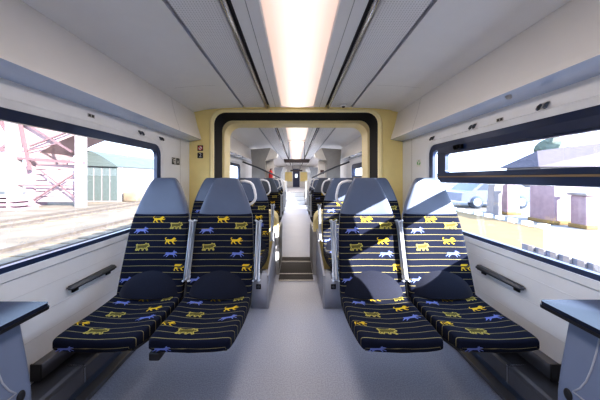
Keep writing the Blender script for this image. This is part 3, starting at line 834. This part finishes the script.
# wall tables near the camera
for sx, sd in ((-1, 'left'), (1, 'right')):
    r = thing('wall_table', 'dark topped wall table on grey pedestal below the %s window' % sd, 'table', (sx*W, 0.82, 0.008 if sx > 0 else 0), 'wall tables below the windows')
    f = lambda x: sx*(x-W) if x > 1.2 or sx < 0 else sx*(x-0.012-W)
    t = MB()
    pts = rrect(1.082, 1.398, 0.52, 1.075, 0.018)
    t.prism([(f(x), y-0.82) for x, y in pts], 'z', 0.700, 0.716)
    tt = t.build('table_top', M['table'], r)
    e = MB()
    n = len(pts); A = rrect(1.078, 1.3985, 0.515, 1.079, 0.022)
    e.prism([(f(x), y-0.82) for x, y in A], 'z', 0.688, 0.6995)
    e.build('edge_band', M['table_edge'], tt)
    p = MB()
    N = 32; vs = []; rws = [(0.10, 1.16, 0.62, 1.0), (0.20, 1.105, 0.61, 1.01), (0.33, 1.085, 0.60, 1.02), (0.45, 1.095, 0.60, 1.02), (0.58, 1.118, 0.60, 1.02), (0.686, 1.138, 0.60, 1.02)]
    rws = lerp_rows(rws, 16)
    for z, xi, ya, yb in rws:
        for q in rrect(xi, 1.398, ya, yb, 0.035, 7): vs.append((f(q[0]), q[1]-0.82, z))
    N = len(rrect(0, 1, 0, 1, 0.1, 7)); R = len(rws)
    p.add(vs, [(k*N+i, k*N+(i+1) % N, (k+1)*N+(i+1) % N, (k+1)*N+i) for k in range(R-1) for i in range(N)] + [tuple(range(N)), tuple(range((R-1)*N, R*N))], 0, None, True)
    p.build('pedestal', M['bin'], r)
    # curved flap line and lock
    fl = MB(); vs = []
    def px(z):
        return interp([w[1:2] for w in rws], [w[0] for w in rws], z)[0]
    path = [(0.90-0.02*math.sin(k/10*math.pi/2)*0, 0.66-0.026*k) for k in range(9)]
    path = [(0.900, 0.66), (0.902, 0.60), (0.907, 0.54), (0.915, 0.49), (0.93, 0.45), (0.95, 0.42)]
    fl.tube([(f(px(z)-0.0005), y-0.82, z) for y, z in path], 0.003, 6)
    fl.tube([(f(px(z)-0.0005), y-0.82, z) for y, z in ((0.70, 0.66), (0.70, 0.50), (0.74, 0.44), (0.80, 0.42), (0.95, 0.42))], 0.003, 6)
    fl.build('flap_seam', M['podium'], r)
    lk = MB(); bm = bmesh.new(); bmesh.ops.create_uvsphere(bm, u_segments=16, v_segments=8, radius=1)
    for v in bm.verts: v.co = Vector((f(px(0.40)-0.001)+v.co.x*0.006, 0.965-0.82+v.co.y*0.016, 0.395+v.co.z*0.024))
    lk.bm(bm, 0, True); lk.build('lock', M['black'], r)

# ---------------------------------------------------------------- the car beyond the portal
for sx, sd in ((-1, 'left'), (1, 'right')):
    r = thing('partition_cabinet', 'grey cabinet with flared top on the %s, beyond the portal' % sd, 'cabinet', (sx*0.98, 6.52, 0), 'flared grey cabinets')
    o = sx*0.98; f = lambda x: sx*x-o
    p = MB()
    p.prism([(f(0.84), 0.0), (f(1.18), 0.0), (f(1.18), 1.66), (f(1.21), 2.02), (f(0.68), 2.06), (f(0.82), 1.72)], 'y', -0.02, 0.35)
    p.build('body', M['cabinet'], r)
    q = MB()
    q.prism([(f(0.82), 1.722), (f(0.68), 2.062), (f(0.50), 1.92), (f(0.53), 1.80)], 'y', 0.0, 0.34)
    q.build('flared_side', M['cabinet_pale'], r)
    q = MB(); q.box(f(0.62), f(0.838), 0.28, 0.33, 0.0, 1.76); q.build('side_panel', M['cabinet_pale'], r)
    b2 = MB()
    b2.tube([(sx*1.39, 6.36, 1.68), (sx*1.0, 6.36, 1.535), (sx*0.45, 6.36, 1.285), (sx*0.425, 6.36, 1.255), (sx*0.42, 6.36, 1.20), (sx*0.42, 6.36, 0.0)], 0.02, 10)
    o = b2.build('sloping_handrail', M['graphite']); tag(o, 'dark handrail sloping down past the %s flared cabinet' % sd, 'handrail', 'sloping handrails')
for o in [o for o in col.objects if o.name.startswith('partition_cabinet')]:
    c = copy_tree(o); c.location = (o.location.x*0.84, 11.15, -0.16 if False else 0); c.scale = (0.8, 1, 0.86)
    c['label'] = 'smaller looking grey flared cabinet deep in the car on the %s, by the far steps' % ('left' if o.location.x < 0 else 'right')
r = thing('fire_extinguisher', 'red fire extinguisher mounted beside the left flared cabinet', 'fire extinguisher', (-0.70, 6.76, 1.2))
e = MB(); e.tube([(0,0,0), (0,0,0.01), (0,0,0.23), (0,0,0.26), (0,0,0.275)], [0.045, 0.055, 0.055, 0.035, 0.018], 14); e.build('cylinder', M['red'], r)
e = MB(); e.tube([(0,0,0.275), (0,0,0.32)], 0.016, 8); e.box(-0.01, 0.05, -0.008, 0.008, 0.305, 0.318); e.build('valve', M['black'], r)
# poster on right pale panel
d = MB(); d.box(-0.08, 0.08, -0.003, 0, 0, 0.42); o = d.build('poster', M['white'], None, (0.73, 6.799, 1.22)); tag(o, 'small white and pink poster on right pale panel', 'poster')
e = MB(); e.box(-0.05, 0.05, -0.004, -0.0031, 0.16, 0.26); e.build('picture', M['pink'], o)
# hanging displays
for y, w, z0, z1, lab in ((6.25, 0.34, 1.655, 1.745, 'dark display bar hanging from ceiling, nearer of two'), (13.2, 0.34, 1.62, 1.70, 'dark display bar hanging far back, farther of two')):
    r = thing('hanging_display', lab, 'display', (CX, y, z0), 'hanging displays')
    h = z1-z0
    p = MB(); p.prism([(-w, h), (w, h), (w-0.03, 0), (-w+0.03, 0)], 'y', 0, 0.07); p.build('case', M['black'], r)
    p = MB(); p.box(-w+0.05, w-0.05, -0.004, -0.0005, 0.02, h-0.02); p.build('screen', mat('display_screen', (0.03,0.02,0.025), .3), r)
    for q in (-0.2, 0.2):
        p = MB(); p.tube([(q, 0.035, h-0.002), (q, 0.035, CH-z0)], 0.012, 8); p.build('hanger', M['graphite'], r)

# raised end of the car with steps
b = MB()
b.box(-W, W, 12.0, YE, -0.05, 0.56)
struct(b.build('floor_raised', M['floor']))
r = thing('step_block', 'pale grey steps at the far end of the aisle', 'steps', (0, 11.6, 0))
p = MB(); p.box(-0.42, 0.42, 0.0, 0.40, 0.0, 0.19); p.build('step', M['cabinet_pale'], r)
p = MB(); p.box(-0.42, 0.42, 0.13, 0.40, 0.19, 0.38); p.build('step', M['cabinet_pale'], r)
p = MB(); p.box(-0.42, 0.42, 0.26, 0.40, 0.38, 0.57); p.build('step', M['cabinet_pale'], r)
for k in range(3):
    p = MB(); p.box(-0.42, 0.42, 0.13*k-0.003, 0.13*k+0.03, 0.19*(k+1)-0.02, 0.19*(k+1)+0.002); p.build('nosing', M['cabinet'], r)
for sx, sd in ((-1, 'left'), (1, 'right')):
    p = MB(); p.rbox(sx*0.44, sx*1.0, 11.75, 11.99, 0.0, 1.02, 0.02)
    o = p.build('low_partition', M['cabinet_pale']); tag(o, 'pale low partition %s of the far steps' % sd, 'partition', 'low partitions by the steps')
    e = MB(); e.tube([(sx*0.47, 11.87, 1.0), (sx*0.47, 11.87, 1.10), (sx*0.95, 11.87, 1.10), (sx*0.95, 11.87, 1.0)], 0.015, 8); e.build('hand_rail', M['silver'], o)
    for kk_, yy in enumerate((8.15, 9.2)):
        p = MB(); p.rbox(sx*0.36, sx*0.80, yy, yy+0.45, 0.36, 0.46, 0.03); p.rbox(sx*0.36, sx*0.80, yy+0.40, yy+0.50, 0.46, 1.16, 0.03)
        p.rbox(sx*0.42, sx*0.74, yy+0.05, yy+0.42, 0.0, 0.36, 0.02)
        o = p.build('vestibule_seat', M['cabinet_pale']); tag(o, 'pale seat in the distant vestibule, %s side, %s' % (sd, ('nearer', 'farther')[kk_]), 'seat', 'distant pale seats')
# end wall with door
b = MB()
plane_with_holes(b, [(-W, 0.5), (W, 0.5), (W, 2.3), (-W, 2.3)], [[(-0.24, 0.56), (0.28, 0.56), (0.28, 1.98), (-0.24, 1.98)]], lambda p: (p[0], YE-0.05, p[1]))
for xa, xb in ((-0.85, -0.30), (0.34, 0.89)): b.box(xa, xb, YE-0.075, YE-0.051, 1.0, 1.72, 1)
struct(b.build('wall_end', [M['cabinet_pale'], M['yellow']]))
dr = struct(empty('door_2', (0.02, YE-0.04, 0.56)))
p = MB(); p.box(-0.26, 0.26, 0.0, 0.03, 0.0, 1.42); p.build('door_leaf', M['navy'], dr)
p = MB(); p.box(-0.10, 0.10, -0.006, -0.001, 0.72, 1.02); p.build('door_pane', mat('bright_pane', (0.8, 0.87, 0.95), .2, emit=(0.75,0.85,1.0), estr=1.0), dr)

# ---------------------------------------------------------------- outdoors, left
GL = -1.0
b = MB(); b.add([(-120, -40, GL), (-1.7, -40, GL), (-1.7, 120, GL), (-120, 120, GL)], [(0,1,2,3)])
struct(b.build('ground_left', M['gravel']))
for nm_, xs in (('nearer', (-7.2, -8.7)), ('farther', (-13.0, -14.5))):
    r = thing('railway_track', 'rusty railway track outside left window, %s one' % nm_, 'track', (sum(xs)/2, 20, GL), 'railway tracks outside')
    for xx in xs:
        p = MB(); ox = xx-sum(xs)/2
        p.prism([(ox-0.07, 0), (ox+0.07, 0), (ox+0.03, 0.05), (ox+0.036, 0.16), (ox-0.036, 0.16), (ox-0.03, 0.05)], 'y', -50, 60); p.build('rail', M['rail'], r)
    p = MB()
    for k in range(60): p.box(-1.25, 1.25, -20+k*0.7, -20+k*0.7+0.24, 0.002, 0.03)
    p.build('sleepers', M['gravel'], r)['kind'] = 'stuff'
def at(px, py, Y): return Vector(((px-VX)*Y/F, Y, CZ-(py-VY)*Y/F))
# pink steel gantry
r = thing('steel_gantry', 'faded pink steel gantry with sloping roof outside left window', 'gantry', (-20, 19, GL))
def rel(v): return v-Vector((-20, 19, GL))
for pxx, w in ((14, 0.7), (81, 0.45), (-60, 0.9)):
    p = MB(); a = at(pxx, 178, 19); p.box(a.x+20-w/2, a.x+20+w/2, -0.3, 0.3, 0, 7.5 if pxx < 50 else 5.6); p.build('column', M['whitesteel'], r)
p = MB()
for a, c, w in (((14, 158), (84, 163), .2), ((17, 118), (72, 152), .13), ((18, 112), (30, 170), .18), ((30, 146), (78, 128), .12), ((16, 185), (80, 186), .09), ((34, 200), (80, 170), .11), ((40, 170), (78, 200), .09), ((22, 152), (60, 143), .08), ((-60, 150), (14, 150), .3), ((-60, 190), (14, 140), .2), ((0,120),(14,145),.2)):
    p.beam(rel(at(a[0], a[1], 19)), rel(at(c[0], c[1], 19)), w, w)
p.build('bracing', M['pink'], r)
p = MB()
q = [(-90, 70), (80, 124), (79, 131), (56, 140), (34, 152), (22, 170), (18, 128), (-90, 100)]
p.prism([(rel(at(a, c, 19)).x, rel(at(a, c, 19)).z) for a, c in q], 'y', 0.35, 3.4); p.build('roof', M['pinkroof'], r)
p = MB()
for k in range(7):
    y = 166+5.5*k; a = at(36, y, 19.5); c = at(80, y+1.6, 19.5)
    p.box(rel(a).x, rel(c).x, 0.5, 0.8, max(0.02, rel(c).z-0.10), rel(a).z+0.12)
p.build('slatted_wall', M['pinkroof'], r)
p = MB(); a = at(25, 166, 19.4); c = at(32, 204, 19.4); p.box(rel(a).x, rel(c).x, 0.45, 1.6, 0.0, rel(a).z); p.build('end_panel', M['mauve'], r)
r = thing('timber_stack', 'stack of mauve planks on the ground left of the gantry', 'stack', at(12, 205, 17.5)*1)
r.location.z = GL
p = MB()
for k in range(4): p.box(-1.5+0.2*k, 1.3-0.25*k, -0.6, 0.6, 0.3*k, 0.3*k+0.18)
for k in range(3): p.box(-0.9, -0.7, -0.6, 0.6, 0.3*k+0.18, 0.3*k+0.3); p.box(0.3, 0.5, -0.6, 0.6, 0.3*k+0.18, 0.3*k+0.3)
p.build('planks', M['mauve'], r)
# hall with green cladding
A = at(86, 203, 23); B_ = at(118, 200, 23)
r = thing('storage_hall', 'low hall with pale green cladding and curved roof outside left window', 'building', (A.x, 23, GL))
wd = B_.x-A.x
p = MB(); p.box(0, wd, 0, 12, 0, 3.4); p.build('wall', M['whitesteel'], r)
p = MB()
for k in range(4): p.box(0.1+k*wd/4, (k+1)*wd/4-0.06, -0.06, -0.001, 0.15, 3.3)
p.build('cladding', M['greenglass'], r)
p = MB(); prof = [(0-0.1, 3.4)] + [((wd+0.2)*t-0.1, 3.4+1.5*math.cos(t*math.pi/2)*(1-t*0.1)) for t in [i/8 for i in range(9)]] + [(wd+0.1, 3.3)]
p.prism(prof, 'y', -0.3, 12.2); p.build('roof', M['greenglass'], r)
p = MB(); p.tube([(0,0,0), (0,0,6.0)], [0.1, 0.06], 8); p.box(-0.5, 0.5, -0.06, 0.06, 5.6, 5.7)
o = p.build('utility_pole', M['cabinet'], None, (at(128, 200, 30).x, 30, GL)); tag(o, 'thin pole standing right of the green clad hall', 'pole')
p = MB(); p.rbox(0, 1.35, 0, 3.0, 0.0, 0.9, 0.1); 
o = p.build('concrete_block', M['gravel'], None, (-16.55, 23.3, GL)); tag(o, 'low grey block beside the green clad hall', 'block')

# ---------------------------------------------------------------- outdoors, right
GR = -0.20
b = MB(); b.add([(1.7, -40, GR), (120, -40, GR), (120, 120, GR), (1.7, 120, GR)], [(0,1,2,3)])
struct(b.build('ground_right', M['platform']))
def gr(px, py):                                       # point of the right ground seen at a pixel
    Y = (CZ-GR)*F/(py-VY); return ((px-VX)*Y/F, Y)
p = MB()
pts = [(3.2, 14), (3.2, 3.4), (4.3, 4.25), (7.0, 6.9), (7.0, 14)]
p.prism(pts, 'z', GR+0.002, GR+0.02)
o = p.build('tan_paving', M['tan']); tag(o, 'sandy yellow paving strip outside right window', 'paving'); 
p = MB()
for k in range(40): p.rbox(7.02, 7.2, 6.9+k*0.5, 6.9+k*0.5+0.22, GR, GR+0.14, 0.02)
o = p.build('kerb_stones', M['white']); tag(o, 'row of small white kerb stones behind the tan paving', 'kerb', None, 'stuff')
r = thing('slatted_barrier', 'white slatted barrier at lower right of right window', 'barrier', (4.55, 3.2, GR+0.021))
p = MB()
for k in range(8): p.box(-0.02, 0.02, k*0.21, k*0.21+0.10, 0.02, 0.13)
p.build('slats', M['whitesteel'], r)
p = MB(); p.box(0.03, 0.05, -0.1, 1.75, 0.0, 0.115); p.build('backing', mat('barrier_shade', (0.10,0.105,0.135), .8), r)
# mauve wall pillars
for (xa, xb, Y, d, h, lab) in ((507, 520, 9.6, 0.5, 1.42, 'narrow mauve pillar left of the two outside right window'), (554, 583, 7.6, 0.8, 1.42, 'broad mauve pillar outside right window'), (586, 596, 6.9, 0.4, 0.95, 'short violet post at right edge of right window')):
    r = thing('mauve_pillar', lab, 'pillar', ((xa-VX)*Y/F, Y, GR), 'pillars outside right window')
    w = (xb-xa)*Y/F
    p = MB(); p.rbox(0, w, 0, d, 0, h, 0.03); p.build('shaft', M['mauve'], r)
    p = MB(); p.rbox(-0.05, w+0.05, -0.05, d+0.05, h-0.001, h+0.08, 0.02); p.build('cap', M['whitesteel'], r)
    p = MB(); p.rbox(-0.03, w+0.03, -0.04, d+0.04, 0.0, 0.12, 0.02); p.build('plinth', M['tan'], r)
# pale concrete post
r = thing('concrete_post', 'pale concrete post in front of the parked car', 'post', ((492-VX)*9.4/F, 9.4, GR))
p = MB(); p.prism([(0.0, 0.0), (0.38, 0.0), (0.36, 0.5), (0.40, 0.9), (0.42, 1.5), (0.14, 1.5), (0.08, 0.9), (0.04, 0.4)], 'y', 0, 0.3); p.build('shaft', M['whitesteel'], r)
p = MB(); p.rbox(0.10, 0.46, -0.03, 0.33, 1.18, 1.26, 0.02); p.build('collar', M['cabinet'], r)
# parked car
def car(px, Y, label):
    r = thing('parked_car', label, 'car', ((px-VX)*Y/F, Y, GR))
    L = 3.6
    body = [(0, 0.35), (0.05, 0.75), (0.5, 0.85), (1.1, 1.32), (2.4, 1.38), (3.2, 0.95), (3.6, 0.85), (3.6, 0.35), (3.2, 0.3), (0.4, 0.3)]
    p = MB(); p.prism(body, 'y', 0, 1.6); p.build('body', M['carblue'], r)
    p = MB(); p.prism([(0.75, 0.88), (1.18, 1.25), (1.75, 1.28), (1.75, 0.88)], 'y', -0.012, -0.002); p.prism([(1.85, 0.88), (1.85, 1.28), (2.35, 1.28), (2.85, 0.95)], 'y', -0.012, -0.002); p.build('side_window', M['carglass'], r)
    for x in (0.75, 2.85):
        p = MB(); p.tube([(x, -0.03, 0.3), (x, 0.2, 0.3)], 0.3, 18); w = p.build('wheel', M['carglass'], r)
        q = MB(); q.tube([(x, -0.035, 0.3), (x, -0.031, 0.3)], 0.18, 14); q.build('hubcap', M['silver'], w)
car(461, 11.6, 'dark blue parked car outside right window, left of concrete post')
# house with violet roof beyond
r = thing('distant_house', 'house with violet tiled roof seen through the upper right window', 'house', (37, 38, GR))
p = MB(); p.box(1, 30, 0, 6, 0, 3.4); p.build('wall', M['whitesteel'], r)
p = MB()
vs = [(0, -0.8, 3.2), (31, -0.8, 3.2), (31, 6.8, 3.2), (0, 6.8, 3.2), (3.5, 3, 6.0), (30, 3, 9.4)]
p.add(vs, [(0,1,5,4), (2,3,4,5), (3,0,4), (1,2,5), (3,2,1,0)]); p.build('roof', M['tiles'], r)
p = MB(); p.box(16, 17, 2.6, 3.4, 5.0, 8.0); p.build('chimney', M['mauve'], r)
for k in range(5):
    p = MB(); p.box(3+5*k, 5+5*k, -0.05, -0.001, 1.2, 2.6); p.build('window', M['carglass'], r)
r = thing('treetop', 'hazy green tree behind the violet roof', 'tree', (63, 58, GR))
p = MB(); p.tube([(0,0,0), (0,0,5)], [0.4, 0.25], 8); p.build('trunk', M['rail'], r)
p = MB()
for k in range(14):
    bm = bmesh.new(); bmesh.ops.create_icosphere(bm, subdivisions=2, radius=random.uniform(1.4, 2.6))
    off = Vector((random.uniform(-4, 4), random.uniform(-2, 2), random.uniform(5, 9)))
    for v in bm.verts: v.co = v.co*(1+random.uniform(-.12, .12))+off
    p.bm(bm)
p.build('crown', M['tree'], r)

# ---------------------------------------------------------------- light
world = bpy.data.worlds.new('World'); scene.world = world; world.use_nodes = True
nt = world.node_tree; bg = nt.nodes['Background']
tc = nt.nodes.new('ShaderNodeTexCoord'); sp = nt.nodes.new('ShaderNodeSeparateXYZ'); nt.links.new(tc.outputs['Generated'], sp.inputs[0])
rp = nt.nodes.new('ShaderNodeValToRGB')
rp.color_ramp.elements[0].position = 0.0; rp.color_ramp.elements[0].color = (0.68, 0.81, 1.0, 1)
rp.color_ramp.elements[1].position = 0.7; rp.color_ramp.elements[1].color = (0.45, 0.65, 1.0, 1)
nt.links.new(sp.outputs['Z'], rp.inputs['Fac']); nt.links.new(rp.outputs['Color'], bg.inputs['Color'])
dt = nt.nodes.new('ShaderNodeVectorMath'); dt.operation = 'DOT_PRODUCT'
nt.links.new(tc.outputs['Generated'], dt.inputs[0]); dt.inputs[1].default_value = Vector((1.0, -0.90, 0.50)).normalized()
mr = nt.nodes.new('ShaderNodeMapRange'); mr.inputs['From Min'].default_value = 0.0; mr.inputs['From Max'].default_value = 1.0
mr.inputs['To Min'].default_value = 3.9; mr.inputs['To Max'].default_value = 9.0
nt.links.new(dt.outputs['Value'], mr.inputs['Value']); nt.links.new(mr.outputs['Result'], bg.inputs['Strength'])
sun = bpy.data.lights.new('Sun', 'SUN'); sun.energy = 30; sun.angle = math.radians(0.5); sun.color = (1.0, 0.96, 0.90)
so = bpy.data.objects.new('Sun', sun); col.objects.link(so)
so.rotation_euler = Vector((-1.0, 0.90, -0.50)).to_track_quat('-Z', 'Y').to_euler(); so.location = (10, -10, 8)
def area(name, loc, sx_, sy_, e, c=(1, 0.89, 0.79)):
    l = bpy.data.lights.new(name, 'AREA'); l.shape = 'RECTANGLE'; l.size = sx_; l.size_y = sy_; l.energy = e; l.color = c
    o = bpy.data.objects.new(name, l); col.objects.link(o); o.location = loc; return o
area('CeilingLamp', (CX, 0.8, CH-0.02), 0.36, 4.4, 26)
area('CeilingLampFar', (CX, 6.5, CH-0.02), 0.36, 5.0, 40)
area('CeilingLampEnd', (CX, 14.5, CH-0.02), 0.5, 6.0, 80)

# ---------------------------------------------------------------- camera
cam = bpy.data.cameras.new('Camera'); co = bpy.data.objects.new('Camera', cam); col.objects.link(co)
cam.sensor_width = 36; cam.lens = 36*F/600
co.location = (0, 0, CZ); co.rotation_euler = (math.pi/2, 0, 0)
cam.shift_x = (300-VX)/600; cam.shift_y = -(200-VY)/600
cam.clip_start = 0.02; cam.clip_end = 500
scene.camera = co
scene.view_settings.view_transform = 'Standard'
scene.view_settings.look = 'Medium High Contrast'
scene.view_settings.exposure = 0.0
